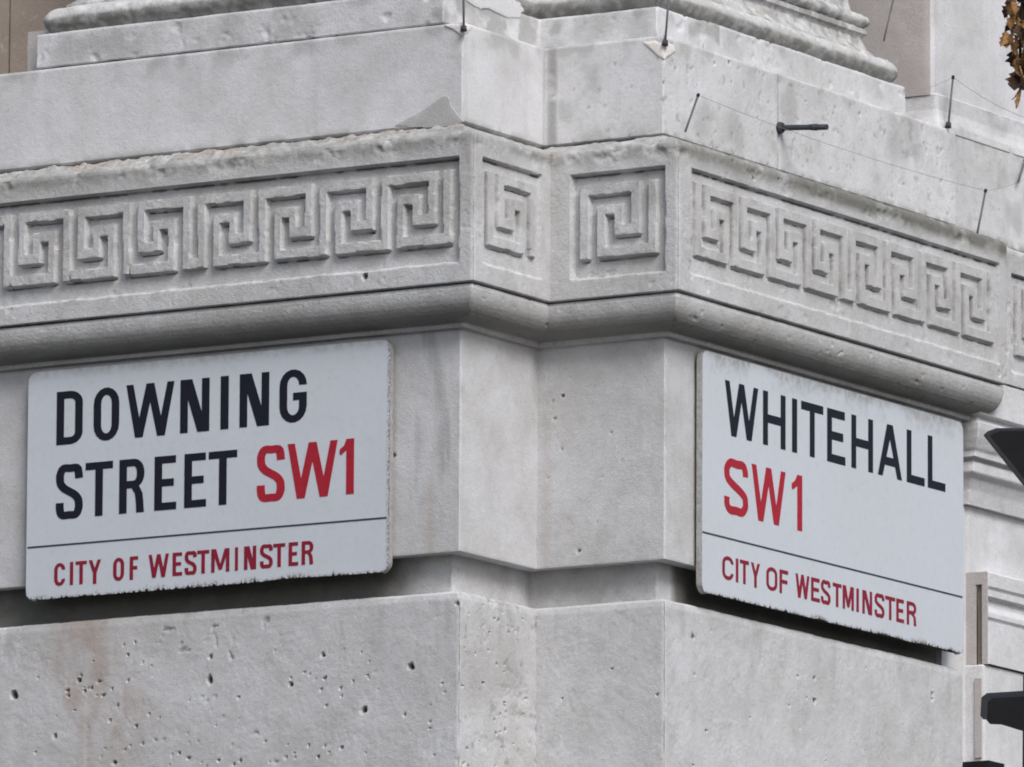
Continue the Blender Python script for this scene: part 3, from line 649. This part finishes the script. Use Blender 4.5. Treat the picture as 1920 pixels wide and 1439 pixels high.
def letter(G, ch, x, y, W, H, s, b):
    R = lambda x0, y0, x1, y1: G.rect(x+x0, y+y0, x+x1, y+y1)
    Pp = lambda pts: G.poly([(x+a, y+c) for a, c in pts])
    S = lambda A, Bq: G.strip([(x+a, y+c) for a, c in A], [(x+a, y+c) for a, c in Bq])
    rx, ry = W/2, min(W*.62, H*.30); ix, iy = max(rx-s, .0004), max(ry-b, .0004)
    if ch == 'I': R(0, 0, W, H)
    elif ch == 'T': R(0, H-b, W, H); R((W-s)/2, 0, (W+s)/2, H-b)
    elif ch == 'L': R(0, 0, s, H); R(s, 0, W, b)
    elif ch in 'EF':
        R(0, 0, s, H); R(s, H-b, W*.97, H); R(s, H*.5-b*.45, W*.88, H*.5+b*.55)
        if ch == 'E': R(s, 0, W, b)
    elif ch == 'H': R(0, 0, s, H); R(W-s, 0, W, H); R(s, H*.5-b*.5, W-s, H*.5+b*.5)
    elif ch == 'N': R(0, 0, s, H); R(W-s, 0, W, H); Pp([(s*.25, H), (s*1.55, H), (W-s*.25, 0), (W-s*1.55, 0)])
    elif ch == 'M':
        R(0, 0, s, H); R(W-s, 0, W, H); Pp([(s*.2, H), (s*1.4, H), (W/2+s*.45, H*.10), (W/2-s*.45, H*.10)]); Pp([(W-s*1.4, H), (W-s*.2, H), (W/2+s*.45, H*.10), (W/2-s*.45, H*.10)])
    elif ch == 'W':
        t = s*.92; a, c = W*.27, W*.73
        Pp([(0, H), (t, H), (a+t*.55, 0), (a-t*.55, 0)]); Pp([(W/2-t*.55, H), (W/2+t*.55, H), (a+t*.55, 0), (a-t*.55, 0)])
        Pp([(W/2-t*.55, H), (W/2+t*.55, H), (c+t*.55, 0), (c-t*.55, 0)]); Pp([(W-t, H), (W, H), (c+t*.55, 0), (c-t*.55, 0)])
    elif ch == 'A':
        Pp([(0, 0), (s, 0), (W/2+s*.6, H), (W/2-s*.6, H)]); Pp([(W-s, 0), (W, 0), (W/2+s*.6, H), (W/2-s*.6, H)]); R(W*.24, H*.22, W*.76, H*.22+b)
    elif ch == 'Y':
        Pp([(0, H), (s, H), (W/2+s*.5, H*.42), (W/2-s*.5, H*.42)]); Pp([(W-s, H), (W, H), (W/2+s*.5, H*.42), (W/2-s*.5, H*.42)]); R((W-s)/2, -H*.04, (W+s)/2, H*.43)
    elif ch == 'O':
        o = arc(W/2, H-ry, rx, ry, 0, 180)+arc(W/2, ry, rx, ry, 180, 360)+[(W, H-ry)]
        i = arc(W/2, H-ry, ix, iy, 0, 180)+arc(W/2, ry, ix, iy, 180, 360)+[(W-s, H-ry)]
        S(o, i)
    elif ch == 'D':
        R(0, 0, s, H); q = W*.48; qy = H*.22
        o = [(s, H)]+[(W-q+q*math.sin(t), H-qy+qy*math.cos(t)) for t in np.linspace(0, math.pi/2, 9)]+[(W-q+q*math.cos(t), qy-qy*math.sin(t)) for t in np.linspace(0, math.pi/2, 9)]+[(s, 0)]
        qi, qj = max(q-s, .0005), max(qy-b, .0005)
        i = [(s, H-b)]+[(W-q+qi*math.sin(t), H-qy+qj*math.cos(t)) for t in np.linspace(0, math.pi/2, 9)]+[(W-q+qi*math.cos(t), qy-qj*math.sin(t)) for t in np.linspace(0, math.pi/2, 9)]+[(s, b)]
        S(o, i)
    elif ch in 'CG':
        yt = H*.70; yb = H*.30 if ch == 'C' else H*.42
        o = [(W, yt)]+arc(W/2, H-ry, rx, ry, 0, 180)+arc(W/2, ry, rx, ry, 180, 360)+[(W, yb)]
        i = [(W-s, yt)]+arc(W/2, H-ry, ix, iy, 0, 180)+arc(W/2, ry, ix, iy, 180, 360)+[(W-s, yb)]
        S(o, i)
        if ch == 'G': R(W*.50, H*.42-.0001, W, H*.42+b)
    elif ch == 'R':
        R(0, 0, s, H); hb = H*.46; q = min(W*.42, W-s); qy = (H-hb)*.46
        o = [(s, H)]+[(W-q+q*math.sin(t), H-qy+qy*math.cos(t)) for t in np.linspace(0, math.pi/2, 8)]+[(W-q+q*math.cos(t), hb+qy-qy*math.sin(t)) for t in np.linspace(0, math.pi/2, 8)]+[(s, hb)]
        qi, qj = max(q-s, .0004), max(qy-b, .0004)
        i = [(s, H-b)]+[(W-q+qi*math.sin(t), H-qy+qj*math.cos(t)) for t in np.linspace(0, math.pi/2, 8)]+[(W-q+qi*math.cos(t), hb+qy-qj*math.sin(t)) for t in np.linspace(0, math.pi/2, 8)]+[(s, hb+b)]
        S(o, i); Pp([(W*.50, hb+b*.3), (W*.50+s*.95, hb+b*.3), (W*.93, H*.36), (W*.97, H*.2), (W, 0), (W-s*1.02, 0), (W-s*1.1, H*.22), (W-s*1.25, H*.36), (W*.50, hb-b*.05)])
    elif ch == 'S':
        pt = [(W-s/2, H*.735), (W-s/2-.02*W, H*.84), (W*.78, H*.93), (W*.52, H-b/2), (W*.26, H*.935), (s/2+.01*W, H*.83), (s/2, H*.74), (s/2+.03*W, H*.65), (W*.30, H*.565), (W*.5, H*.50), (W*.70, H*.435),
              (W-s/2-.03*W, H*.35), (W-s/2, H*.26), (W-s/2-.01*W, H*.17), (W*.75, H*.07), (W*.5, b/2), (W*.24, H*.07), (s/2+.01*W, H*.16), (s/2, H*.30)]
        pt = np.array(pt); out_ = []
        for k in range(len(pt)-1):
            p0, p1, p2, p3 = pt[max(k-1, 0)], pt[k], pt[k+1], pt[min(k+2, len(pt)-1)]
            for t in np.linspace(0, 1, 4)[:-1]:
                out_.append(.5*((2*p1)+(-p0+p2)*t+(2*p0-5*p1+4*p2-p3)*t*t+(-p0+3*p1-3*p2+p3)*t**3))
        out_.append(pt[-1]); q = np.array(out_); tg = np.gradient(q, axis=0); tg /= np.hypot(tg[:, 0], tg[:, 1])[:, None]
        nrm = np.stack([-tg[:, 1], tg[:, 0]], 1); off = nrm*np.array([s/2, b/2])*1.04
        S([tuple(v) for v in q+off], [tuple(v) for v in q-off])
    elif ch == '1':
        R(W-s, 0, W, H); Pp([(W-s, H-.0002), (W-s, H*.80), (W*.10, H*.71), (0, H*.74), (0, H*.82), (W*.30, H*.88)])

def text_line(G, string, boxes, top, bot, plane, s, b):
    """letters placed at their surveyed left and right ends between a surveyed top and base line"""
    (x0, yt0), (x1, yt1) = top; (x2, yb0), (x3, yb1) = bot
    for ch, (a, c) in zip(string, boxes):
        m = (a+c)/2
        yt = yt0+(yt1-yt0)*(m-x0)/(x1-x0); yb = yb0+(yb1-yb0)*(m-x2)/(x3-x2)
        ua = plane(a, (yt+yb)/2); uc = plane(c, (yt+yb)/2); vt = plane(m, yt)[1]; vb = plane(m, yb)[1]
        letter(G, ch, ua[0], vb, uc[0]-ua[0], vt-vb, s, b)

def sign(name, label, axis, front, u0, u1, z0, z1, rows, line, label_words, rr=.022, skew=0.0, seed=1):
    """enamelled plate with a folded rim on a rusted back, hung a few mm off the wall"""
    r = random.Random(seed); depth = .0130
    n = np.array([1., 0, 0]) if axis == 'x' else np.array([0, -1., 0])
    def fr(u, v, h):
        p = np.array([front, u, v]) if axis == 'x' else np.array([u, front, v]); return p+n*h
    root = thing(name, label, 'street sign', tuple(fr((u0+u1)/2, z0, -depth)))
    # outline, ragged along the foot where the enamel has chipped
    def outline(jag, inset=0.0):
        o = []
        a0, a1, b0, b1 = u0+inset, u1-inset, z0+inset, z1-inset
        for cx_, cz_, s0 in ((a1-rr, b1-rr, 0), (a0+rr, b1-rr, 90), (a0+rr, b0+rr, 180)): o += [(cx_+rr*math.cos(math.radians(s0+15*k)), cz_+rr*math.sin(math.radians(s0+15*k))) for k in range(7)]
        u = a0+rr
        while u < a1-rr-.004:
            u += r.uniform(.0035, .009); u = min(u, a1-rr-.002)
            if jag: o.append((u-.0018, b0+.0065)); o.append((u, b0+.0065))
            else: o.append((u, b0))
        o += [(a1-rr+rr*math.cos(math.radians(270+15*k)), b0+rr+rr*math.sin(math.radians(270+15*k))) for k in range(1, 7)]
        return o
    def sheet(nm, o, h0, h1, mat, attrs=True, bev=.0025):
        # front face as a fine grid strip fan: outline ring -> inset rings -> centre bars
        o = np.array(o); m = np.array([(u0+u1)/2, (z0+z1)/2]); k = len(o)
        V = []; rings = [(0.0, h0), (0.0, h1-bev*.8)]
        for s_ in (.0012, .0035): rings.append((s_, h1-bev*.3 if s_ < .002 else h1))
        pts = []
        for ins, h in rings:
            q = o.copy(); dvec = m-q; q = q+np.sign(dvec)*np.minimum(np.abs(dvec), ins); pts.append([fr(a, c, h) for a, c in q])
        for p_ in pts: V += p_
        Fs = []
        for r_ in range(len(rings)-1):
            for i in range(k): j = (i+1) % k; Fs.append((r_*k+i, r_*k+j, (r_+1)*k+j, (r_+1)*k+i))
        # cap: columns of quads
        last = (len(rings)-1)*k
        Fs.append(tuple(last+i for i in range(k))); Fs.append(tuple(reversed(range(k))))
        me = bpy.data.meshes.new(nm); me.from_pydata([tuple(v) for v in V], [], Fs); me.update()
        return link(nm, me, mat)
    back = sheet('rusted_back', outline(0, .0035), -depth, -.002, RUSTY); adopt(back, root)
    plate = sheet('rim', outline(1), -depth+.001, -.0006, ENAMEL_SIDE, bev=.001); adopt(plate, root)
    # enamel face: grid so that wear can vary over it
    o = np.array(outline(1))
    gu = np.arange(u0, u1+.0017, .0017); gv = np.arange(z0, z1+.004, .004); U, V = np.meshgrid(gu, gv, indexing='ij')
    # clip: snap rows to the local outline
    rs = np.random.RandomState(seed)
    jag = z0 + .0008 + .0015*vnoise(np.stack([gu, gu*0, gu*0+seed], -1), .05)
    c_ = u0+.03
    while c_ < u1-.03:                                   # teeth where the enamel has flaked off over rust
        hh = rs.rand()**1.8*.0062+.0008; ww = .002+rs.rand()*.0035
        jag = np.maximum(jag, z0+.0008+hh*np.clip(1-np.abs(gu-c_)/ww, 0, 1)); c_ += .004+rs.rand()*.011
    big = sstep(.62, .74, vnoise(np.stack([gu, gu*0, gu*0+seed*3], -1), .09)); jag = jag+big*.0022
    def edge_top(u): 
        du = np.clip(np.maximum(u0+rr-u, u-(u1-rr)), 0, rr); return rr-np.sqrt(np.clip(rr*rr-du*du, 0, None))
    lo = np.maximum(jag, z0+edge_top(gu)); hi = z1-edge_top(gu)-.0008
    tt = np.linspace(0, 1, len(gv)); ZZ = lo[:, None]*(1-tt)+hi[:, None]*tt
    UU = np.clip(np.repeat(gu[:, None], len(gv), 1), u0+.0008, u1-.0008)
    P3 = np.zeros(UU.shape+(3,)); 
    for i in range(3): P3[..., i] = 0
    al = UU; wob = (vnoise(np.dstack([UU, ZZ, UU*0+seed]), .2)-.5)*.0012
    if axis == 'x': P3[..., 0] = front+.0002+wob*0; P3[..., 1] = al
    else: P3[..., 1] = front-.0002; P3[..., 0] = al
    P3[..., 2] = ZZ
    idx = np.arange(UU.size).reshape(UU.shape); Fq = np.stack([idx[:-1, :-1], idx[1:, :-1], idx[1:, 1:], idx[:-1, 1:]], -1).reshape(-1, 4)
    dt = hi[:, None]-ZZ; db = ZZ-lo[:, None]
    if seed == 2: g = np.clip(1-dt/.050, 0, 1)*sstep(.45, .66, fbm(P3+2, .08, 4)+.10*np.clip(1-dt/.02, 0, 1))*.6
    else: g = .4*np.clip(1-dt/.02, 0, 1)
    ru = np.clip(1-db/.0045, 0, 1)+.8*np.clip(1-db/.012, 0, 1)*sstep(.55, .68, fbm(P3+4, .05, 3)); ru = np.clip(ru, 0, 1)
    dr = np.clip(1-(u1-al)/.010, 0, 1) if seed == 1 else np.clip(1-(al-u0)/.004, 0, 1)*.4
    ru = np.maximum(ru, dr*.9)
    face = link('enamel_face', mesh_np('enamel_face', P3, Fq, attrs=dict(grime_shade=g, rust=ru)), ENAMEL); adopt(face, root)
    plane = (lambda px, py: (lambda q: (q[1], q[2]))(on_x(px, py, front))) if axis == 'x' else (lambda px, py: (lambda q: (q[0], q[2]))(on_y(px, py, front)))
    for (nm, mat, strs) in rows:
        for string, boxes, top, bot, s, b in strs:
            for i_ in range(len(string)):
                G = Glyphs(lambda u, v, h: fr(u, v, h+.0003))
                text_line(G, string[i_], boxes[i_:i_+1], top, bot, plane, s, b)
                adopt(G.build(nm, mat, root), root)
    G = Glyphs(lambda u, v, h: fr(u, v, h+.0003)); a, c = plane(*line[0]), plane(*line[1])
    zm = (a[1]+c[1])/2; G.poly([(a[0], zm-.0017), (c[0], zm-.0017), (c[0], zm+.0017), (a[0], zm+.0017)])
    adopt(G.build('ruled_line', LINE, root), root)
    return root
s1, b1 = .0178, .0148
sign('street_sign', 'white enamel plate reading DOWNING STREET SW1 on the left wall', 'y', -.020, -1.0030, -.1500, 4.4105, 4.8725,
     [('street_name_letter', PAINT_DARK, [('DOWNING', [(106.6, 155.3), (176, 223.8), (237, 327), (338.5, 393), (414, 429), (449.8, 505), (524.5, 575.5)], ((110, 735.6), (420, 705.6)), ((108, 835.5), (414, 806)), s1, b1),
                                   ('STREET', [(105.7, 155.3), (160.5, 211.6), (224, 270.7), (290, 331), (346, 387), (391.5, 444.7)], ((164, 868.5), (440, 843.8)), ((182, 968), (417, 947)), s1, b1)]),
      ('postcode_character', PAINT_RED, [('SW1', [(482.5, 534), (539.5, 633), (637, 664)], ((545, 833), (660, 822.5)), ((565, 935), (657, 926.6)), .0178, .0148)]),
      ('borough_letter', PAINT_CRIMSON, [('CITYOFWESTMINSTER', [(102, 122.5), (131.5, 137.5), (142, 163), (166.6, 189.5), (212.6, 233), (243.6, 259.5), (279, 316.8), (324, 342), (346.8, 369), (370, 392.6), (396.5, 430.5), (441, 446.5), (458, 480.7), (488, 511.6), (512.6, 535), (541.6, 559.4), (566, 587.6)],
                                        ((112, 1056), (580, 1014.5)), ((112, 1099), (575, 1059)), .0080, .0070)])],
     ((52, 1027.5), (725, 971)), None, seed=1)
sign('street_sign', 'white enamel plate reading WHITEHALL SW1 on the right wall', 'x', W2+.020, .3950, 1.4650, 4.3905, 4.8740,
     [('street_name_letter', PAINT_DARK, [('WHITEHALL', [(1358.8, 1421), (1430.3, 1472.3), (1484.8, 1494), (1501.8, 1543), (1550.5, 1584.5), (1596, 1636.3), (1645.7, 1690.5), (1699.8, 1733), (1739.2, 1772)], ((1434, 733), (1743, 817.3)), ((1434, 834.2), (1745, 915.7)), .0192, .0168)]),
      ('postcode_character', PAINT_RED, [('SW1', [(1357.8, 1402), (1408.9, 1472.3), (1484, 1503.6)], ((1413, 871.4), (1500, 891.8)), ((1422, 976.4), (1495, 994.6)), .0196, .0160)]),
      ('borough_letter', PAINT_CRIMSON, [('CITYOFWESTMINSTER', [(1354, 1374.8), (1379.3, 1383.8), (1387, 1403.5), (1407.7, 1424.3), (1436.5, 1457), (1461.3, 1477.7), (1491.3, 1517), (1520.4, 1536.7), (1539, 1556.6), (1561, 1577.3), (1579.6, 1600.4), (1605.3, 1609.8), (1616.6, 1634.7), (1639.6, 1657.7), (1659.3, 1678), (1680.2, 1694.6), (1699.8, 1717.4)],
                                        ((1381, 1047.6), (1708, 1129)), ((1381, 1092), (1702, 1171)), .0095, .0074)])],
     ((1316.5, 997.8), (1804, 1120)), None, seed=2)

# ------------------------------------------------------------------ bird-deterrent rods and wires
def tube(name, pts, rad, mat, parent=None, seg=8):
    pts = [Vector(p) for p in pts]; V = []; Fs = []
    for i, p in enumerate(pts):
        t = (pts[min(i+1, len(pts)-1)]-pts[max(i-1, 0)]).normalized(); a = t.orthogonal().normalized(); b = t.cross(a)
        r_ = rad[i] if isinstance(rad, (list, tuple)) else rad
        for k in range(seg): an = 2*math.pi*k/seg; V.append(p+a*math.cos(an)*r_+b*math.sin(an)*r_)
    for i in range(len(pts)-1):
        for k in range(seg): j = (k+1) % seg; Fs.append((i*seg+k, i*seg+j, (i+1)*seg+j, (i+1)*seg+k))
    Fs.append(tuple(range(seg))[::-1]); Fs.append(tuple((len(pts)-1)*seg+k for k in range(seg)))
    me = bpy.data.meshes.new(name); me.from_pydata([tuple(v) for v in V], [], Fs); me.update()
    for p_ in me.polygons: p_.use_smooth = len(p_.vertices) == 4
    return link(name, me, mat, parent)
def rod(base, tip, label, r_=.0022, foot=True):
    root = thing('bird_rod', label, 'rod', tuple(base), 'thin rods of the bird wires')
    b, t = Vector(base), Vector(tip)
    adopt(tube('rod', [b, b.lerp(t, .5), t], r_, STEEL), root)
    adopt(tube('wire_cap', [t-(t-b).normalized()*.004, t+(t-b).normalized()*.003], r_*1.5, IRON), root)
    if foot: adopt(tube('foot_plug', [b-(t-b).normalized()*.004, b+(t-b).normalized()*.007], [.0068, .0052], BOLT, seg=12), root)
    return t
RX = UX+.012; LX = W2+.03
P1 = on_x(860, 50, .012); rod((.006, -.008, P1[2]), (.004, -.008, P1[2]+.11), 'rod rising from the white mortar above the DOWNING STREET side corner')
q = on_x(1247, 82, UX+.004); q2 = q+np.array([.004, .010, .13]); rod(q, on_x(1256, -30, UX+.006), 'rod rising from the white mortar at the nearer right hand corner')
t3 = rod(on_x(1285, 247, LX), on_x(1309, 179, LX), 'leaning rod on the ledge above the WHITEHALL sign, left of the rusty bolt', foot=False)
q = on_x(1778, 236, RX-.01); t4 = rod(q, on_x(1787, 145, RX-.01), 'rod on the stained upper ledge right of the column base')
t5 = rod(on_x(1832, 440, LX), on_x(1848, 358, LX), 'rod at the far end of the Greek key ledge', foot=False)
t6 = rod(on_x(1657, 77, xb-.02), on_x(1676, -5, xb-.02), 'rod standing on the worn column base at top right', .0018, foot=False)
q = on_x(1909, 343, UF+.01); t7 = rod(q, on_x(1922, 300, UF+.01), 'short rod at the right edge of the picture', foot=False)
def wire(a, b, sag, label):
    a, b = Vector(a), Vector(b); pts = []
    for k in range(13):
        t = k/12; p = a.lerp(b, t); p.z -= sag*4*t*(1-t); pts.append(p)
    o = tube('bird_wire', pts, .00045, WIRE, seg=5); tag(o, label, 'wire', 'thin wires strung between the rods')
wire(t3, t5, .012, 'long thin wire strung over the Greek key ledge')
wire(on_x(1700, 172, RX-.02), t4, .006, 'short thin wire ending at the upper right rod')
wire(t4, on_x(1925, 222, RX-.03), .008, 'thin wire running right from the upper right rod')
wire(t5, on_x(1925, 335, LX), .004, 'thin wire running right from the rod at the end of the ledge')

# rusty bolt
a = Vector(on_x(1462, 240, UX+.002)); 
def along(px, py, Y): return Vector(on_y(px, py, Y))
tip = along(1551, 238.5, a.y)
bolt = thing('iron_bolt', 'rusty black bolt sticking out of the joint above the frieze', 'bolt', tuple(a))
dirn = (tip-a).normalized()
adopt(tube('shank', [a-dirn*.02, a+dirn*.02, a+dirn*.06, a+dirn*.085, tip], [.0058, .0060, .0058, .0063, .0060], BOLT, seg=10), bolt)
adopt(tube('washer', [a-dirn*.001, a+dirn*.007], [.0125, .0105], BOLT, seg=14), bolt)
adopt(tube('collar', [a+dirn*.072, a+dirn*.086], [.0066, .0072], BOLT, seg=10), bolt)

# ------------------------------------------------------------------ black signal lamp at the right edge (stands nearer than the wall)
def at_dist(px, py, D): d = ray(px, py); return Vector(CAM+d*D)
DS = 13.0
def prism(name, pts_px, D, half, mat):
    """solid from a side outline given thickness along the view"""
    f = [at_dist(x, y, D-half) for x, y in pts_px]; 
    dv = Vector(fw)*(2*half); n = len(f)
    V = [tuple(v) for v in f]+[tuple(v+dv) for v in f]
    Fs = [tuple(range(n)), tuple(reversed(range(n, 2*n)))]+[(i, i+n, (i+1) % n+n, (i+1) % n) for i in range(n)]
    me = bpy.data.meshes.new(name); me.from_pydata(V, [], Fs); me.update()
    return link(name, me, mat)
ft = at_dist(2010, 2000, DS); ft = Vector((ft.x, ft.y, 0.0))
sg = thing('signal_lamp', 'black metal signal lamp with two hoods cut by the right edge', 'signal lamp', tuple(ft))
def hood(cx_px, top, length_px, h0, h1, D):
    """open-bottomed visor: half tube whose lower edge is cut back"""
    V = []; Fs = []; K = 14
    ax = at_dist(cx_px-length_px, top, D)-at_dist(cx_px, top, D)
    base = at_dist(cx_px, top+h1*.5, D)
    upv = (at_dist(cx_px, top, D)-at_dist(cx_px, top+h1, D))*.5; sd_ = Vector(fw)*upv.length
    for t_, (lo_, sc_) in ((0, (1.0, 1)), (1, (h0, 1))):
        for k in range(K+1):
            an = math.radians(-90+180*k/K)
            c_, s_ = math.cos(an), math.sin(an)
            V.append(base+ax*t_+upv*(c_ if True else 0)*1.0+sd_*s_)
    return V
def shell(name, outline_px, D, halfw, mat, th=.004):
    """curved hood seen from the side: a roof bowed across its width with side cheeks"""
    rows = 9; V = []; n = len(outline_px)
    for r_ in range(rows):
        s_ = -1+2*r_/(rows-1); drop = (1-math.sqrt(max(0, 1-(s_*.98)**2)))
        for x, y in outline_px:
            p = at_dist(x, y, D)+Vector(fw)*halfw*s_
            V.append(p-Vector((0, 0, 1))*drop*.004)
    Fs = []
    for r_ in range(rows-1):
        for i in range(n): j = (i+1) % n; Fs.append((r_*n+i, r_*n+j, (r_+1)*n+j, (r_+1)*n+i))
    Fs.append(tuple(range(n))[::-1]); Fs.append(tuple((rows-1)*n+i for i in range(n)))
    me = bpy.data.meshes.new(name); me.from_pydata([tuple(v) for v in V], [], Fs); me.update()
    return link(name, me, mat)
adopt(shell('hood', [(1850, 813), (1856, 808), (1870, 803), (1985, 803), (1985, 985), (1960, 950), (1925, 907)], DS, .09, IRON), sg)
adopt(shell('hood', [(1846, 1308), (1855, 1301), (1985, 1293), (1985, 1385), (1930, 1368), (1872, 1350), (1850, 1349), (1844, 1342)], DS, .09, IRON), sg)
adopt(prism('housing', [(1980, 700), (2140, 700), (2140, 1440), (1980, 1440)], DS, .11, IRON), sg)
adopt(prism('bracket', [(1920, 1268), (1982, 1260), (1982, 1480), (1918.5, 1480)], DS+.05, .012, IRON), sg)
top = at_dist(2060, 690, DS); adopt(tube('post', [(top.x, top.y, 0), (top.x, top.y, top.z+.15)], .055, IRON, seg=16), sg)

# ------------------------------------------------------------------ hanging brown leaves at the top right
DL = 15.5
hang = at_dist(1935, -260, DL)
br = thing('leafy_branch', 'hanging sprig of dead orange brown leaves at top right edge', 'branch', tuple(hang))
stem = [at_dist(1935, -260, DL), at_dist(1928, -150, DL), at_dist(1921, -40, DL), at_dist(1914, 60, DL), at_dist(1911, 165, DL)]
adopt(tube('twig', stem, [.006, .005, .004, .003, .0015], BARK), br)
adopt(tube('branch', [at_dist(1935, -260, DL), at_dist(2100, -420, DL), at_dist(2500, -620, DL)], [.007, .013, .025], BARK), br)
rl = random.Random(11)
def leaf(name, c, size, mat, r):
    """one curled leaf blade with a lobed outline"""
    ax = Vector((r.uniform(-.5, .5), r.uniform(-.5, .5), -1)).normalized(); sd_ = ax.orthogonal().normalized(); 
    sd_.rotate(Matrix.Rotation(r.uniform(0, 6.28), 3, ax)); nn = ax.cross(sd_); V = []; Fs = []
    prof = [(0, .02), (.15, .32), (.28, .22), (.42, .46), (.55, .28), (.70, .36), (.85, .16), (1.0, .01)]
    curl = r.uniform(-.5, .5)
    for t, w_ in prof:
        for s_ in (-1, -.45, 0, .45, 1):
            wv = w_*(1+r.uniform(-.15, .15))
            V.append(c+ax*size*t+sd_*size*wv*s_+nn*size*(curl*t*t+.35*abs(s_)*w_+r.uniform(-.02, .02)))
    for i in range(len(prof)-1):
        for k in range(4): a_ = i*5+k; Fs.append((a_, a_+1, a_+6, a_+5))
    me = bpy.data.meshes.new(name); me.from_pydata([tuple(v) for v in V], [], Fs); me.update()
    o = link(name, me, mat); md = o.modifiers.new('thickness', 'SOLIDIFY'); md.thickness = .0006; return o
for k in range(130):
    py = -260+ (k/129)*425+rl.uniform(-8, 8); 
    wdt = 14 if py > 110 else 22
    px = 1908+rl.uniform(-wdt*.8, wdt*1.6)+(6 if py > 90 else 0)+(-7 if 35 < py < 80 else 0)
    adopt(leaf('leaf', at_dist(px, py, DL+rl.uniform(-.03, .03)), rl.uniform(.017, .031), LEAF if rl.random() < .62 else LEAF_DARK, rl), br)
